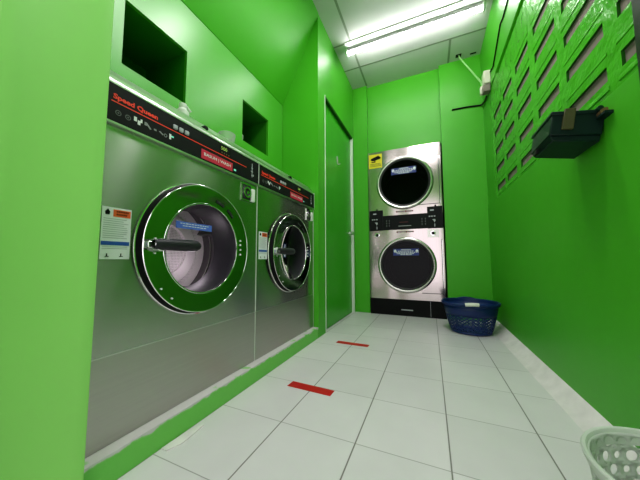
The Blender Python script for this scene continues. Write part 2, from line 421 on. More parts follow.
# wall behind the washers and the sloping soffit over them
b = B(); b.box(-4.2, -4.0, -2.4, 3.49, 0, CEIL); struct('wall_rear_left', b, M['green'])
b = B(); b.prism([(-1.0, 9.55), (-2.2, 6.93), (-4.0, 3.0), (-4.0, 9.6), (-1.0, 9.6)], 1, -2.4, 3.49)
b = B(); b.prism([(-0.985, CEIL + .02), (-0.985, 9.47), (-2.2, 6.94), (-2.3, 6.94), (-2.3, CEIL + .02)], 1, -2.4, 3.49)
struct('wall_soffit', b, M['green'])
# front left pillar and shutter side
b = B()
b.prism([(-3.6, -1.70), (-0.905, -1.70), (-0.9, -1.705), (-0.9, -1.79), (-0.905, -1.80), (-0.905, -2.26), (-0.9, -2.27), (-0.9, -2.375), (-0.93, -2.40), (-3.6, -2.40)], 2, 0, CEIL)
struct('wall_front_left', b, M['green_pillar'])
b = B(); b.box(-1.35, -1.05, -5, -2.39, 0, CEIL); struct('wall_street_side', b, M['grey_wall'])
b = B(); b.box(-4.2, -0.75, -5.2, -5.0, 0, CEIL); b.box(3.05, XR + .5, -5.2, -5.0, 0, CEIL); b.box(-0.75, 3.05, -5.2, -5.0, 7.0, CEIL)
struct('wall_front', b, M['green_pillar'])
# black frame at the near end of the right wall
b = B(); b.box(3.72, 3.80, -1.6, 0.27, 0, CEIL); 
b = B(); b.box(XR - 0.03, XR + 0.06, -0.5, 0.285, 3.0, 9.5); struct('trim_6', b, M['black_frame'])
# plinth under the washers
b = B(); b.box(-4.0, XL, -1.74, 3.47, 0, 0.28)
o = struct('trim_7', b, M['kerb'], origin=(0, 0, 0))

b = B(); b.prism([(-.985, -.95), (-.985, -.90), (-.97, -.60), (-.88, -.45), (-.87, -.50), (-.84, -.80), (-.90, -.95)], 2, -.001, .012); struct('trim_10', b, M['white_mortar'])
# green boarded box over the washers with two square openings
b = B(); X0 = -2.2; X1 = -3.4
Y = [-2.35, -0.95, 0.11, 1.66, 2.72, 3.47]; Z = [4.24, 5.02, 6.05, 6.92]
for yi in range(5):
    for zi in range(3):
        if zi == 1 and yi in (1, 3): continue
        b.add([(X0, Y[yi], Z[zi]), (X0, Y[yi + 1], Z[zi]), (X0, Y[yi + 1], Z[zi + 1]), (X0, Y[yi], Z[zi + 1])], [(0, 1, 2, 3)])
for (ya, yb) in ((Y[1], Y[2]), (Y[3], Y[4])):
    za, zb = Z[1], Z[2]
    # board thickness
    for q in ([(X0, ya, za), (X0, yb, za), (X0 - .06, yb, za), (X0 - .06, ya, za)], [(X0, ya, zb), (X0, yb, zb), (X0 - .06, yb, zb), (X0 - .06, ya, zb)],
              [(X0, ya, za), (X0, ya, zb), (X0 - .06, ya, zb), (X0 - .06, ya, za)], [(X0, yb, za), (X0, yb, zb), (X0 - .06, yb, zb), (X0 - .06, yb, za)]):
        b.add(q, [(0, 1, 2, 3)], 0)
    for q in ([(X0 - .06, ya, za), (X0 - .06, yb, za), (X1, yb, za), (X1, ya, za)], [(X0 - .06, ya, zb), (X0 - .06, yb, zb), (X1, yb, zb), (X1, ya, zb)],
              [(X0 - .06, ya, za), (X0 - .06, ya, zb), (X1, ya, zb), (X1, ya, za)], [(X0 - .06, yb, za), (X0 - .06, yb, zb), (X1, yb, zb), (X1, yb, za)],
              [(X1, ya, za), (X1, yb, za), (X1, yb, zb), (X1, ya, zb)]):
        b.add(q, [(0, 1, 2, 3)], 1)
b.add([(X0, Y[0], Z[0]), (X0, Y[-1], Z[0]), (X1 - .2, Y[-1], Z[0]), (X1 - .2, Y[0], Z[0])], [(0, 1, 2, 3)])
b.add([(X0, Y[0], Z[3]), (X0, Y[-1], Z[3]), (X1 - .2, Y[-1], Z[3]), (X1 - .2, Y[0], Z[3])], [(0, 1, 2, 3)])
for y in (Y[0], Y[-1]): b.add([(X0, y, Z[0]), (X0, y, Z[3]), (X1 - .2, y, Z[3]), (X1 - .2, y, Z[0])], [(0, 1, 2, 3)])
b.add([(X1 - .2, Y[0], Z[0]), (X1 - .2, Y[-1], Z[0]), (X1 - .2, Y[-1], Z[3]), (X1 - .2, Y[0], Z[3])], [(0, 1, 2, 3)])
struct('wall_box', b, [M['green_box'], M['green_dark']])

# door in the left wall
b = B(); b.box(-1.16, -1.09, 4.10, 7.05, 0.02, 7.22)
b.prism([(4.34, 0.6), (4.36, 0.6), (4.36, 0.62), (4.34, 0.62)], 0, -1.1, -1.088)
door = struct('door_1', b, M['green_door'], bevel=0.01)
b = B()
b.box(-1.20, -0.985, 4.0, 4.03, 0, 7.29, 0); b.box(-1.2, -1.06, 4.03, 4.10, 0, 7.24, 0)      # near jamb edge
b.box(-1.20, -0.985, 7.055, 7.125, 0, 7.27, 0)     # far jamb, faces the room
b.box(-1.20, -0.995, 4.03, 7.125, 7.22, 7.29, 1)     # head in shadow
obj('door_frame', b, [M['white_frame'], M['slot_dark']], door)
b = B(); b.cyl(0, (-1.09, 6.78, 3.18), 0.075, 0.04, 0, 20); b.cyl(0, (-1.06, 6.78, 3.18), 0.035, 0.04, 0, 16)
b.lathe([(0.0, 0.03), (0.03, 0.08), (0.08, 0.085), (0.12, 0.06), (0.13, 0.0)], 0, (-1.04, 6.78, 3.18), 0, 20)
obj('door_handle', b, M['chrome_soft'], door)
b = B(); b.prism([(5.30, 5.80), (5.36, 5.84), (5.41, 5.80), (5.43, 5.62), (5.40, 5.53), (5.35, 5.58)], 0, -1.09, -1.055)
b.tube([(-1.06, 5.40, 5.56), (-1.01, 5.41, 5.54), (-0.99, 5.42, 5.58)], 0.02)
tag(obj('door_hook', b, M['clear_plastic']), 'small clear plastic hook stuck on the upper part of the green door', 'hook')

# ------------------------------------------------------------------ washing machines
def make_washer():
    Y0, Y1 = -1.625, 0.912; XF = -1.15; Z0, ZS, ZP, ZT = 0.285, 1.165, 3.565, 3.985
    yc, zc = -0.345, 2.30
    t = thing('front_load_washer', 'large stainless front-load washer nearest the camera, beside the light green pillar', 'washing machine', ((XF - 1.3), (Y0 + Y1) / 2, Z0), 'big front-load washers on the plinth')
    b = B()
    b.plate_hole(0, XF, Y0, Y1, ZS + .006, ZP, yc, zc, 0.80)
    b.box(XF - .05, XF + .006, Y1 - .010, Y1 + .004, Z0 + .0, ZP, 1); b.box(XF - .05, XF + .034, Y1 - .008, Y1 + .006, ZP, 4.03, 1)
    obj('cabinet', b, [M['steel'], M['white_frame']], t)
    b = B(); b.box(-3.4, -2.1, Y0, Y1, Z0, 4.1); b.box(-2.1, XF - .06, Y0 + .02, Y1 - .02, Z0, 0.34); b.box(-2.1, XF - .03, Y0 + .01, Y1 - .01, 4.0, 4.1)
    for y in (Y0, Y1): b.add([(XF - .002, y, ZS), (XF - .002, y, ZP), (-2.1, y, ZP), (-2.1, y, ZS)], [(0, 1, 2, 3)])
    obj('rear_body', b, M['chrome_soft'], t)
    b = B(); b.box(-2.1, XF + .002, Y0, Y1 - .012, Z0, ZS - .006); b.box(XF - .03, XF + .006, Y0, Y1 - .012, ZS - .006, ZS + .006, 1)
    obj('lower_panel', b, [M['steel_low'], M['chrome_soft']], t)
    # control panel
    b = B(); XC = XF + 0.03
    b.box(-2.1, XC, Y0, Y1, ZP + .012, ZT, 0)
    b.box(XF - .1, XC + .006, Y0, Y1, ZP - .012, ZP + .014, 1)
    b.box(XF - .1, XC + .004, Y0, Y1, ZT, ZT + .014, 1)
    cp = obj('control_panel', b, [M['panel_black'], M['chrome_soft']], t)
    X = XC + 0.003
    b = B(); text_mesh(b, 'Speed Queen', (X, -1.555, 3.812), (0, 1, 0), (0, 0, 1), 0.075, 0.475, 0, bold=0.04)
    obj('brand_name', b, M['red'], cp)
    b = B(); b.box(XC - .002, X, -1.57, 0.55, 3.792, 3.803); obj('red_line', b, M['red'], cp)
    # cycle symbols
    b = B()
    for yy in (-1.50, -1.405): b.lathe([(0, 0.030), (0, 0.020)], 0, (X, yy, 3.69), 3, 20); b.disc(0, (X, yy, 3.69), .010, 3, 10)
    for (dy, dz, w, h) in ((-1.345, 3.69, .03, .05), (-1.305, 3.665, .03, .05), (-1.275, 3.70, .02, .04)): b.box(XC - .002, X, dy, dy + w, dz, dz + h, 0)
    b.prism([(-1.215, 3.72), (-1.20, 3.73), (-1.15, 3.68), (-1.165, 3.668)], 0, XC - .002, X, 1)
    b.box(XC - .002, X, -1.23, -1.205, 3.695, 3.735, 1); b.box(XC - .002, X, -1.12, -1.09, 3.685, 3.705, 1)
    b.prism([(-1.06, 3.70), (-1.045, 3.71), (-1.0, 3.685), (-1.01, 3.672)], 0, XC - .002, X, 1)
    b.lathe([(0, 0.022), (0, 0.014)], 0, (X, -0.975, 3.685), 1, 16)
    b.box(XC - .002, X, -0.925, -0.90, 3.665, 3.735, 0); b.box(XC - .002, X, -0.90, -0.865, 3.70, 3.72, 2)
    obj('cycle_symbols', b, [M['white_print'], M['grey_print'], M['led_cyan'], M['faint_print']], cp)
    for yy in (-0.85, -0.765, -0.68):
        b = B(); b.box(XC - .01, XC + .02, yy - .03, yy + .03, 3.825, 3.885); obj('button', b, M['text_grey'], cp, bevel=0.012)
    b = B(); b.box(XC - .002, XC + .001, -0.09, 0.16, 3.81, 3.96, 1)
    text_mesh(b, '500', (X, -0.06, 3.885), (0, 1, 0), (0, 0, 1), 0.055, 0.13, 0, bold=0.01)
    for k in range(4): b.box(XC - .002, X, -.05 + k * .05, -.03 + k * .05, 3.83, 3.85, 2)
    obj('price_display', b, [M['led_green'], M['black'], M['brass']], cp)
    b = B(); b.box(XC - .002, X, -0.43, 0.20, 3.605, 3.745, 0)
    text_mesh(b, 'BASUH | WASH', (X + .002, -0.385, 3.645), (0, 1, 0), (0, 0, 1), 0.062, 0.54, 1, bold=0.02)
    obj('wash_sticker', b, [M['pink_red'], M['white_print']], cp)
    b = B(); b.box(XC - .002, X, 0.235, 0.285, 3.635, 3.665); obj('indicator_lamp', b, M['led_cyan'], cp)
    b = B(); b.box(XC - .002, X, 0.700, 0.716, 3.66, 3.92); b.box(XC - .002, X, 0.675, 0.735, 3.76, 3.775); b.box(XC - .002, X, .69, .75, 3.685, 3.70); b.disc(0, (X, .708, 3.83), .022, 0, 14); b.disc(0, (X, .74, 3.70), .02, 0, 12)
    obj('coin_arrow', b, M['text_grey'], cp)
    # top trim with lock
    b = B(); b.prism([(XF + .03, 4.0), (XF + .01, 4.02), (XF - .18, 4.25), (XF - .22, 4.25), (XF - .22, 4.0)], 1, Y0, Y1)
    tt = obj('top_trim', b, M['trim_steel'], t)
    b = B(); b.lathe([(0.0, 0.045), (0.05, 0.045), (0.07, 0.03), (0.072, 0.0)], 0, (XF - .095, -0.30, 4.125), 0, 16); obj('lock', b, M['black'], tt)
    # door
    b = B()
    prof = [(-.02, .922), (.012, .918), (.016, .908), (.095, .890), (.104, .886), (.110, .878), (.108, .868), (.100, .866), (.094, .64), (.098, .636), (.096, .622), (.085, .617), (-.02, .605), (-.10, .59), (-.35, .565)]
    mats = [1, 1, 0, 0, 1, 1, 1, 2, 1, 1, 1, 3, 3, 3]
    b.lathe(prof, 0, (XF, yc, zc), 0, 96, mats=[{0: 0, 1: 1, 2: 2, 3: 3}[k] for k in mats])
    d = obj('door', b, [M['black'], M['chrome'], M['ring_metal'], M['rubber']], t)
    b = B(); prof = [(.045, .607), (.02, .56), (-.03, .45), (-.07, .3), (-.085, .15), (-.09, 0.001)]
    b.lathe(prof, 0, (XF, yc, zc), 0, 64); obj('glass', b, M['glass'], d)
    b = B()
    for yy, zz in ((.355, 2.44), (.355, 2.37), (.36, 2.29), (.36, 2.21)):
        b = B(); b.prism([(yy - .014, zz - .008), (yy + .014, zz), (yy - .008, zz + .022)], 0, XF + .09, XF + .112); obj('hinge_tab', b, M['white_print'], d)
    for yy, zz in ((-1.085, 2.38), (-1.085, 2.21), (-.99, 1.79), (-.85, 1.66)):
        b = B(); b.cyl(0, (XF + .085, yy, zz), 0.011, 0.025, 0, 10); obj('screw', b, M['white_print'], d)
    b = B()
    for a0 in (78, 58):
        pts = []
        for k in range(7):
            a = math.radians(a0 - k * 2.2); pts.append((a, .70))
        v = [(XF + .105, yc + r * math.cos(a), zc + r * math.sin(a)) for a, _ in pts for r in (.745, .70)]
        b.add(v, [(2 * k, 2 * k + 1, 2 * k + 3, 2 * k + 2) for k in range(6)])
    obj('vent_marks', b, M['rubber'], d)
    b = B()
    b.box(XF + .095, XF + .18, -1.215, -1.13, 2.265, 2.345)
    b.cyl(0, (XF + .09, -1.06, 2.305), 0.075, 0.10, 0, 20)
    hl = obj('hinge_block', b, M['chrome_soft'], d, bevel=0.012)
    b = B(); prof = [(0, .045), (.02, .055), (.12, .066), (.48, .074), (.56, .068), (.605, .045), (.62, .001)]
    b.lathe(prof, 1, (XF + .20, -1.17, 2.312), 0, 20); obj('handle', b, M['handle_grey'], d)
    b2 = B(); b2.box(XF + .050, XF + .054, -0.80, -0.22, 2.545, 2.635, 0)
    for zz, ya, yb in ((2.605, -.74, -.28), (2.575, -.70, -.32)):
        y = ya
        while y < yb:
            w = random.uniform(.02, .05); b2.box(XF + .053, XF + .056, y, y + w, zz, zz + .010, 1); y += w + .014
    obj('door_sticker', b2, [M['blue_sticker'], M['white_print']], d)
    # drum
    b = B(); c = (XF, yc, zc)
    b.lathe([(-.30, .62), (-.32, .80), (-.85, .80)], 0, c, 1, 64)
    b.lathe([(-.85, .80), (-.86, .62), (-.83, .60), (-.82, .42), (-.86, .40), (-.86, 0.001)], 0, c, 0, 64)
    for k in range(4):
        a = math.radians(25 + 90 * k); ca, sa = math.cos(a), math.sin(a)
        v = []
        for xx in (-.36, -.8):
            for rr, tt in ((.80, -.10), (.66, 0), (.80, .10)): v.append((XF + xx, yc + rr * ca - tt * sa, zc + rr * sa + tt * ca))
        b.add(v, [(0, 1, 4, 3), (1, 2, 5, 4), (0, 1, 2), (3, 4, 5)], 1)
    for xx in (-.45, -.65): b.lathe([(xx, .80), (xx - .01, .785), (xx - .03, .785), (xx - .04, .80)], 0, c, 2, 64)
    obj('drum', b, [M['drum'], M['drum_side'], M['chrome']], t)
    # coin slot
    b = B(); b.box(XF - .02, XF + .02, 0.45, 0.80, 3.19, 3.505, 0); b.box(XF, XF + .024, 0.475, 0.69, 3.215, 3.48, 1)
    cs = obj('coin_slot', b, [M['chrome'], M['rubber']], t)
    b = B(); b.lathe([(0, .10), (.02, .10), (.022, .068), (.005, .065)], 0, (XF + .024, .585, 3.345), 0, 28); b.cyl(0, (XF + .02, .60, 3.345), .03, .02, 0, 16); obj('coin_ring', b, M['chrome'], cs)
    b = B(); b.box(XF, XF + .05, .705, .79, 3.20, 3.44); obj('coin_return', b, M['white_plastic'], cs, bevel=0.01)
    # warning label
    b = B(); x = XF + .004
    b.box(XF, x, -1.575, -1.30, 2.14, 2.68, 0)
    b.box(x - .001, x + .002, -1.475, -1.31, 2.585, 2.66, 1)
    b.box(x - .001, x + .002, -1.57, -1.31, 2.285, 2.325, 2)
    b.prism([(-1.545, 2.60), (-1.51, 2.60), (-1.505, 2.63), (-1.525, 2.66), (-1.55, 2.63)], 0, x - .001, x + .002, 3)
    zz = 2.555
    while zz > 2.35: b.box(x - .001, x + .001, -1.56, -1.325 - random.uniform(0, .05), zz, zz + .008, 4); zz -= .022
    zz = 2.265
    while zz > 2.23: b.box(x - .001, x + .001, -1.56, -1.325, zz, zz + .007, 4); zz -= .018
    for ya in (-1.53, -1.40): b.box(x - .001, x + .002, ya, ya + .035, 2.165, 2.172, 3); b.box(x - .001, x + .002, ya + .01, ya + .02, 2.165, 2.20, 3)
    for zt, n in ((2.632, 7), (2.602, 6)):
        for k in range(n): b.box(x + .001, x + .003, -1.445 + k * .017, -1.434 + k * .017, zt, zt + .017, 3)
    obj('warning_label', b, [M['paper'], M['orange'], M['blue_print'], M['black'], M['text_grey']], t)
    return t
w1 = make_washer()
w2 = copy_tree(w1); w2.location.y += 2.555 * S
w2['label'] = 'second stainless front-load washer, farther one, between the first washer and the green pier'

for o in list(bpy.data.objects):
    if o.name.startswith('door_sticker') and o.parent and o.parent.parent == w2: bpy.data.objects.remove(o)
# seam strip light between the washers is the washers' own folded edge
# small things on top of the washers
t = thing('bottle', 'small white plastic pump bottle on top of the nearer washer', 'bottle', (-1.52, -0.45, 4.105))
b = B(); b.lathe([(0, .001), (0, .08), (.02, .09), (.28, .09), (.33, .05), (.36, .05)], 2, (-1.52, -.45, 4.105), 0, 20); obj('bottle_body', b, M['white_plastic'], t)
b = B(); b.lathe([(.35, .055), (.40, .055), (.41, .001)], 2, (-1.52, -.45, 4.105), 0, 16); b.tube([(-1.52, -.45, 4.49), (-1.52, -.38, 4.50), (-1.52, -.31, 4.455)], .018); obj('pump', b, M['white_plastic'], t)
b = B(); b.lathe([(.39, .12), (.42, .155), (.41, .16), (.20, .13), (0, .11), (0, .001)], 2, (-1.62, .57, 4.105), 0, 28)
tag(obj('plastic_cup', b, M['clear_plastic']), 'clear plastic cup on the nearer washer, just left of the second square opening', 'cup')
b = B(); b.lathe([(.0, .001), (0, .075), (.20, .09), (.22, .09), (.2, .08), (.02, .07)], 2, (-2.40, 1.80, 5.022), 0, 24)
tag(obj('plastic_cup', b, M['clear_plastic']), 'small clear cup inside the left corner of the farther square opening', 'cup')

# ------------------------------------------------------------------ stacked dryers
def make_dryer():
    YF = 7.2; X0, X1 = -0.36, 2.35; xc = 1.03
    t = thing('stacked_dryer', 'tall stainless stack of two tumble dryers in the far wall', 'dryer', ((X0 + X1) / 2, YF + 1.4, 0))
    ZU, ZL = 5.13, 1.92
    for nm, z0, z1, zc in (('upper_cabinet', 3.86, 6.53, ZU), ('lower_cabinet', 0.61, 3.29, ZL)):
        b = B(); b.plate_hole(1, YF, X0, X1, z0, z1, xc, zc, 0.95)
        for x in (X0, X1): b.add([(x, YF + .002, z0), (x, YF + .002, z1), (x, YF + .3, z1), (x, YF + .3, z0)], [(0, 1, 2, 3)])
        for z in (z0, z1): b.add([(X0, YF + .002, z), (X1, YF + .002, z), (X1, YF + .3, z), (X0, YF + .3, z)], [(0, 1, 2, 3)])
        cab = obj(nm, b, M['steel_dryer'], t)
        # loading-door panel edges
        b = B(); zb = zc - .97 if nm[0] == 'u' else zc - 1.08
        b.box(2.265, 2.285, YF - .012, YF + .01, zb + .05, zc + .95 if nm[0] == 'u' else zc + .93, 0)
        b.box(1.55, 2.285, YF - .008, YF + .01, zb + .03, zb + .05, 0)
        b.box(2.286, 2.30, YF - .012, YF + .01, zb + .05, zc + .9, 1)
        obj('panel_gap', b, [M['dryer_side'], M['chrome']], cab)
        b = B(); b.box(.70, 1.33, YF - .01, YF + .01, 3.965 if nm[0] == 'u' else 3.165, 4.015 if nm[0] == 'u' else 3.215, 0)
        zz = 3.973 if nm[0] == 'u' else 3.173
        for k in range(11):
            if k != 6: b.box(.75 + k * .05, .785 + k * .05, YF - .013, YF - .009, zz, zz + .03, 1)
        obj('dry_sticker', b, [M['dark_red'], M['text_grey']], cab)
        b = B(); prof = [(.02, 1.06), (-.03, 1.06), (-.075, 1.04), (-.09, 1.0), (-.08, .955), (-.05, .935), (-.055, .925), (-.04, .885), (.02, .875), (.12, .80)]
        b.lathe(prof, 1, (xc, YF, zc), 0, 96, mats=[0, 0, 0, 0, 0, 1, 1, 1, 1])
        d = obj('door', b, [M['ring_steel'], M['rubber']], t)
        b = B(); b.lathe([(-.02, .885), (.0, .6), (.01, .3), (.012, .001)], 1, (xc, YF, zc), 0, 64); obj('glass', b, M['glass_dark'], d)
        b = B(); dz = .46 if nm[0] == 'u' else .475
        b.box(xc - .47, xc + .46, YF - .035, YF - .03, zc + dz - .12, zc + dz + .14, 0)
        zb = zc + dz
        for k in range(9): b.box(xc - .17 + k * .04, xc - .142 + k * .04, YF - .037, YF - .034, zb + .085, zb + .12, 1)
        for zz, xa, xb in ((zb + .035, -.30, .28), (zb - .015, -.42, .42), (zb - .06, -.34, .30), (zb - .1, -.2, .2)):
            x = xc + xa
            while x < xc + xb:
                w = random.uniform(.03, .08); b.box(x, x + w, YF - .037, YF - .034, zz, zz + .028, 1); x += w + .022
        for sx in (-.39, .40):
            b.prism([(xc + sx - .06, zb + .02), (xc + sx + .04, zb + .02), (xc + sx + .05, zb + .06), (xc + sx, zb + .12), (xc + sx - .05, zb + .08)], 1, YF - .037, YF - .034, 1)
        obj('door_sticker', b, [M['navy_sticker'], M['white_print']], d)
        b = B(); b.lathe([(.06, .93), (.06, 1.1), (1.9, 1.1), (1.9, .9), (1.86, .88), (1.86, .001)], 1, (xc, YF, zc), 0, 64)
        obj('drum', b, M['drum_dark'], t)
    # body behind the fronts
    b = B()
    b.box(X0 + .02, X1 - .02, YF + 2.0, YF + 2.7, 0, 6.5)
    for x in (X0, X1 - .04): b.box(x, x + .04, YF + .02, YF + 2.0, 0.0, 6.5)
    b.box(X0, X1, YF + .05, YF + 2.0, 6.46, 6.52); b.box(X0 + .04, X1 - .04, YF + .1, YF + 2, 3.4, 3.7)
    obj('rear_body', b, M['dryer_side'], t)
    # control band
    b = B(); b.box(X0 + .48, X1 - .48, YF - .015, YF + .1, 3.285, 3.83, 0)
    b.box(.78, 1.25, YF - .02, YF, 3.405, 3.435, 2); b.box(.82, 1.14, YF - .018, YF, 3.56, 3.575, 1)
    for x in (.32, .42, 1.62, 1.74): 
        for z in (3.42, 3.52, 3.62): b.box(x, x + .03, YF - .018, YF, z, z + .06, 3)
    obj('control_panel', b, [M['panel_black'], M['dark_red'], M['grey_print'], M['faint_print']], t)
    for k, (xa, xb) in enumerate(((X0 + .03, .19), (1.825, X1 - .01))):
        b = B(); b.box(xa, xb, YF - .05, YF + .05, 3.275, 4.085)
        xm = (xa + xb) / 2 + (-.06 if k == 0 else -.1); Yp = YF - .055
        b.box(xm - .06, xm + .07, Yp, Yp + .01, 3.925, 3.975, 1)
        for dx in (-.11, -.03, .06): b.box(xm + dx, xm + dx + .055, Yp, Yp + .01, 3.70, 3.745, 1)
        b.prism([(xm + .0, 3.60), (xm + .10, 3.61), (xm + .12, 3.56), (xm + .08, 3.48), (xm + .05, 3.56)], 1, Yp, Yp + .01, 1)
        b.box(xm + .07, xm + .10, Yp, Yp + .01, 3.33, 3.44, 1)
        pod = obj('control_box', b, [M['panel_black'], M['text_grey']], t)
        b = B(); b.cyl(2, ((xa + xb) / 2 + .03, YF + .0, 4.085), .03, .06); obj('lock', b, M['black'], pod)
    # coin rings on the lower cabinet
    for (x, big) in ((-.04, 0), (2.0, 1)):
        b = B()
        if big: b.box(x - .19, x + .2, YF - .015, YF, 2.94, 3.24, 1)
        b.lathe([(0, .09), (-.03, .09), (-.032, .06), (-.01, .055)], 1, (x, YF - .015, 3.09), 0, 24)
        b.cyl(1, (x, YF - .03, 3.09), .05, .02, 2, 16)
        obj('coin_slot', b, [M['chrome'], M['ring_steel'], M['black']], t)
    # kick plate
    b = B(); b.box(X0, X1, YF + .0, YF + .1, 0.0, 0.60, 0)
    kp = obj('kick_plate', b, M['black'], t)
    b = B(); b.box(.80, 1.22, YF - .012, YF + .005, 0.205, 0.245); obj('name_plate', b, M['text_grey'], kp)
    b = B(); b.box(1.82, 1.835, YF - .006, YF + .005, 0.03, 0.59); obj('edge_strip', b, M['grey_print'], kp)
    # yellow camera notice
    b = B(); b.box(-.335, .20, YF - .012, YF - .006, 5.86, 6.44, 0)
    y = YF - .016
    b.prism([(-.24, 6.27), (.06, 6.37), (.13, 6.31), (.10, 6.22), (-.14, 6.16), (-.25, 6.20)], 1, y, YF - .012, 1)
    b.prism([(-.10, 6.19), (-.06, 6.20), (-.06, 6.10), (-.22, 6.10), (-.22, 6.14), (-.10, 6.14)], 1, y, YF - .012, 1)
    b.disc(1, (.105, y, 6.27), .05, 1, 14)
    for zz in (6.03, 5.98, 5.93):
        x = -.27
        while x < .13: w = random.uniform(.04, .09); b.box(x, x + w, y, YF - .012, zz, zz + .022, 2); x += w + .02
    obj('camera_notice', b, [M['yellow'], M['black'], M['olive']], t)
make_dryer()

# ------------------------------------------------------------------ ceiling lamp
t = thing('tube_light', 'long lit fluorescent tube light on the white ceiling', 'lamp', (1.48, 5.05, CEIL))
b = B(); b.box(-.60, 3.56, 4.82, 5.20, CEIL - .03, CEIL); b.box(-.56, 3.52, 5.02, 5.12, CEIL - .16, CEIL - .03, 1); obj('housing', b, [M['white_frame'], M['lamp_body']], t)
for x in (-.60, 3.50):
    b = B(); b.box(x, x + .06, 4.96, 5.16, CEIL - .30, CEIL - .12); obj('end_cap', b, M['white_plastic'], t, bevel=.015)
b = B(); b.cyl(0, (-.545, 5.07, CEIL - .225), .05, 4.05, 0, 20); obj('tube', b, M['tube'], t)

# ------------------------------------------------------------------ floor tape
def tape(pts, label):
    b = B(); b.prism(pts, 2, 0.001, 0.006); return tag(obj('floor_tape', b, M['red_tape'], origin=(pts[0][0], pts[0][1], 0.001)), label, 'tape', 'red queue marks on the floor')
tape([(-.42, .855), (.365, .835), (.375, 1.01), (-.405, 1.035)], 'nearer of the two red tape strips on the floor, beside the nearer washer side')
tape([(-.42, 3.28), (.405, 3.265), (.41, 3.43), (-.415, 3.445)], 'farther of the two red tape strips on the floor, near the green door')

# ------------------------------------------------------------------ baskets
def holed_wall(b, cx, cy, rows, n, hole, sx, sy, mi=0, seg=8, square=False, stagger=True, inner_shift=None):
    """conical basket wall; rows = list of (z0,r0,z1,r1,holed)"""
    for ri, (z0, r0, z1, r1, holed) in enumerate(rows):
        off = .5 if (stagger and ri % 2) else 0
        for k in range(n):
            def P(u, w):
                a = 2 * PI * (k + off + u) / n; r = r0 + (r1 - r0) * w
                return (cx + r * math.cos(a) * sx, cy + r * math.sin(a) * sy, z0 + (z1 - z0) * w)
            if not holed:
                b.add([P(0, 0), P(1, 0), P(1, 1), P(0, 1)], [(0, 1, 2, 3)], mi, True); continue
            hs = hole if isinstance(hole, (int, float)) else hole[(k + ri) % len(hole)]
            inn, out = [], []
            m = seg
            for j in range(m):
                a = 2 * PI * (j + .5) / m if square else 2 * PI * j / m
                c_, s_ = math.cos(a), math.sin(a)
                q = max(abs(c_), abs(s_))
                if square: inn.append(P(.5 + hs * c_ / q * .9, .5 + hs * s_ / q))
                else: inn.append(P(.5 + hs * c_, .5 + hs * s_))
                out.append(P(.5 + .5 * c_ / q, .5 + .5 * s_ / q))
            b.add(inn + out, [(j, (j + 1) % m, m + (j + 1) % m, m + j) for j in range(m)], mi, True)

def solid(o, t):
    md = o.modifiers.new('thickness', 'SOLIDIFY'); md.thickness = t * S; md.offset = 0

# blue basket by the far right corner
cx, cy = 2.90, 5.72; sx, sy = 1.0, .86
t = thing('laundry_basket', 'navy blue plastic laundry basket on the floor beside the dryers', 'basket', (cx, cy, 0))
b = B(); H = .86; rb, rt = .50, .715
def rr(z): return rb + (rt - rb) * (z / H) ** .8
zs_ = [0.03, .08] + [.08 + .088 * k for k in range(1, 6)] + [.60, .70, .80]
rows = []
for k in range(len(zs_) - 1): rows.append((zs_[k], rr(zs_[k]), zs_[k + 1], rr(zs_[k + 1]), 1 <= k <= 5))
holed_wall(b, cx, cy, rows, 28, .34, sx, sy, square=True, seg=8, stagger=False)
b.disc(2, (cx, cy, .03), rr(.03), 0, 28, sx, sy)
o = obj('basket_body', b, M['blue_plastic'], t); solid(o, .02)
b = B(); b.lathe([(.78, rr(.78)), (.80, rt + .03), (.87, rt + .05), (.90, rt + .03), (.89, rt - .01), (.80, rr(.8) - .015)], 2, (cx, cy, 0), 0, 64, sx=sx, sy=sy); obj('rim', b, M['blue_plastic'], t)
hp = []
for k in range(13):
    a = math.radians(-112 + k * 4.0); r = rt + .06
    hp.append((cx + r * math.cos(a) * sx, cy + r * math.sin(a) * sy, .86 + .04 * math.sin(PI * k / 12)))
b = B(); b.tube(hp, .035); obj('handle', b, M['blue_plastic'], t)
b = B(); b.tube([(p[0], p[1] - .008, p[2] - .005) for p in hp[2:9]], .05); obj('handle_grip', b, M['grip'], t)
b = B(); hp2 = []
for k in range(13):
    a = math.radians(68 + k * 4.0); r = rt + .03
    hp2.append((cx + r * math.cos(a) * sx, cy + r * math.sin(a) * sy, .86 + .05 * math.sin(PI * k / 12)))
b.tube(hp2, .03); obj('handle', b, M['blue_plastic'], t)

# white basket at the near right corner
cx, cy = 3.235, -.81; R = .50; H = .885
t = thing('laundry_basket', 'white plastic basket with round holes at the near right corner of the floor', 'basket', (cx, cy, 0))
b = B(); rb = .34
def rr(z): return rb + (R - .03 - rb) * (z / H) ** .8
zs_ = [.02, .08] + [.08 + .0865 * k for k in range(1, 10)] + [.87]
rows = [(zs_[k], rr(zs_[k]), zs_[k + 1], rr(zs_[k + 1]), 1 <= k <= 9) for k in range(len(zs_) - 1)]
holed_wall(b, cx, cy, rows, 30, (.42, .30), 1, 1, seg=16)
b.disc(2, (cx, cy, .02), rr(.02), 0, 30)
o = obj('basket_body', b, M['pale_plastic'], t); solid(o, .018)
b = B(); b.lathe([(.80, rr(.80) + .012), (.86, R - .005), (.885, R), (.897, R - .008), (.893, R - .025), (.86, R - .038), (.80, rr(.80) - .010)], 2, (cx, cy, 0), 0, 72, closed=True)
obj('rim', b, M['pale_plastic'], t)

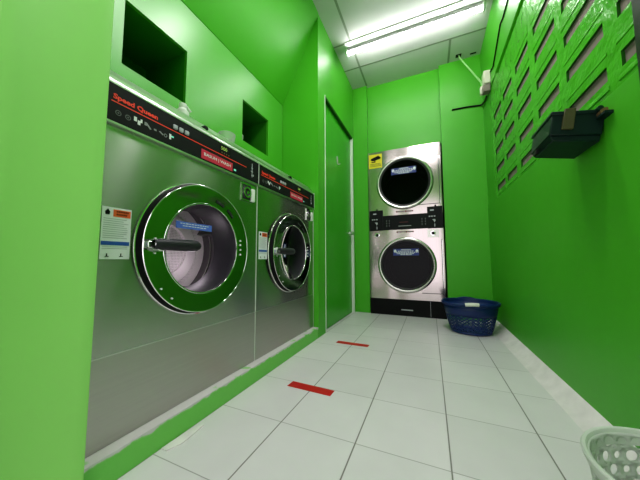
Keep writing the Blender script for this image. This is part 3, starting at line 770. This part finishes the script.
# ------------------------------------------------------------------ dark box on the right wall
t = thing('wall_box', 'dark green box with a brown latch mounted on the right wall under the slots', 'box', (3.78, 1.1, 3.5))
b = B(); b.box(3.29, 3.775, .86, 1.50, 3.56, 3.83)
b.prism([(3.29, 3.57), (3.34, 3.50), (3.775, 3.49), (3.775, 3.57)], 1, .89, 1.47)
bx = obj('box_body', b, M['box_green'], t, bevel=.012)
b = B(); b.box(3.275, 3.775, .845, 1.52, 3.80, 3.85); obj('lid', b, M['box_green'], t, bevel=.012)
b = B(); b.box(3.395, 3.50, .825, .865, 3.62, 3.87); obj('latch', b, M['olive'], t, bevel=.006)
b = B(); b.cyl(1, (3.74, .78, 3.79), .045, .10, 0, 14); b.box(3.70, 3.775, .70, .86, 3.73, 3.76, 1); b.cyl(1, (3.70, .80, 3.84), .03, .2, 1, 12)
obj('hinge', b, [M['brass'], M['box_green']], t)
b = B(); b.box(3.275, 3.30, 1.2, 1.3, 3.46, 3.53); obj('clip', b, M['black'], t)

t.rotation_euler = (0, 0.17, 0); t.location.x -= 0.045 * S
# ------------------------------------------------------------------ electrics in the far right corner
t = thing('junction_box', 'cream junction box on the right wall in the far upper corner', 'electrical box', (3.7, 6.1, 7.4))
b = B(); b.box(3.60, 3.78, 5.92, 6.22, 7.60, 8.02); obj('box_body', b, M['beige_plastic'], t, bevel=.02)
b = B(); b.box(3.58, 3.77, 5.95, 6.20, 7.36, 7.60); obj('lower_cover', b, M['slot_grey'], t, bevel=.02)
b = B(); b.box(3.55, 3.70, 6.22, 6.36, 7.45, 7.72); obj('side_cover', b, M['beige_plastic'], t, bevel=.02)
b = B(); b.tube([(3.08, 7.02, 9.60), (3.10, 7.0, 9.45), (3.60, 6.36, 7.95), (3.62, 6.31, 7.76)], .025)
tag(obj('conduit', b, simple('pale_green_conduit', (0.30, 0.58, 0.22), 0.4)), 'pale thin conduit running from the ceiling hole to the junction box', 'conduit')
b = B(); b.box(2.98, 3.16, 6.95, 7.10, CEIL - .012, CEIL + .01); struct('trim_8', b, M['black'])
b = B(); b.box(3.45, 3.64, 7.08, 7.14, CEIL - .012, CEIL + .01); struct('trim_9', b, M['black'])
b = B(); b.tube([(2.80, YB - .025, 7.68), (3.3, YB - .025, 7.67), (3.70, YB - .025, 7.63), (3.74, YB - .06, 7.62), (3.745, 6.7, 7.45), (3.742, 6.42, 7.45)], .028)
tag(obj('black_cable', b, M['black']), 'short black cable lying level across the back wall to the junction box', 'cable')
b = B(); b.tube([(3.765, 5.88, 7.9), (3.765, 5.5, 7.80), (3.765, 5.0, 8.05), (3.765, 4.55, 8.28), (3.765, 4.3, 8.22), (3.765, 3.85, 8.26), (3.765, 2.0, 8.3), (3.765, -2, 8.3)], .018)
tag(obj('black_cable', b, M['black']), 'thin black cable running along the top of the right wall above the slots', 'cable')

# ------------------------------------------------------------------ light
def area(name, loc, rot, sx, sy, power, col=(1, 1, 1)):
    l = bpy.data.lights.new(name, 'AREA'); l.shape = 'RECTANGLE'; l.size = sx; l.size_y = sy; l.energy = power; l.color = col
    o = bpy.data.objects.new(name, l); C.objects.link(o); o.location = tuple(c * S for c in loc); o.rotation_euler = rot; return o
area('front_lamp', (1.5, 0.1, 9.35), (0, 0, 0), 0.5, 0.06, 11, (1, .95, .98))
area('entrance_lamp', (1.4, -1.9, 9.35), (0, 0, 0), 1.2, 0.1, 5, (1, .93, .99))
area('middle_lamp', (1.5, 1.9, 9.35), (0, 0, 0), 0.5, 0.06, 12, (1, .95, .98))

for yy in (-0.345,):  # added fill light that brightens the nearer drum; the washer has no lamp inside
    l = bpy.data.lights.new('drum_fill', 'POINT'); l.energy = 0.30; l.color = (1, .86, .95); l.shadow_soft_size = 0.02
    o = bpy.data.objects.new('drum_fill', l); C.objects.link(o); o.location = (-1.60 * S, (yy + .25) * S, 2.05 * S)

w = bpy.data.worlds.new('street_daylight'); w.use_nodes = True; bpy.context.scene.world = w
bg = w.node_tree.nodes['Background']; bg.inputs['Color'].default_value = (1.0, 0.95, 1.0, 1); bg.inputs['Strength'].default_value = 1.7

# ------------------------------------------------------------------ camera
f, cam_r, cam_u, cam_f = 253.21, (0.9172662, 0.3982627, -0.0030895), (0.0335976, -0.0696468, 0.9970058), (-0.3968550, 0.9146235, 0.0772653)
cd = bpy.data.cameras.new('camera'); cam = bpy.data.objects.new('camera', cd); C.objects.link(cam)
cd.sensor_fit = 'HORIZONTAL'; cd.sensor_width = 36; cd.lens = f / 640 * 36; cd.clip_start = 0.02
mw = Matrix((tuple((cam_r[i], cam_u[i], -cam_f[i]) for i in range(3))[0], (cam_r[1], cam_u[1], -cam_f[1]), (cam_r[2], cam_u[2], -cam_f[2]))).to_4x4()
mw.translation = Vector((1.87199, -3.01461, 2.12911)) * S
cam.matrix_world = mw
bpy.context.scene.camera = cam
vs = bpy.context.scene.view_settings
vs.view_transform = 'Standard'; vs.look = 'Medium High Contrast'; vs.exposure = 0.06; vs.gamma = 1.0
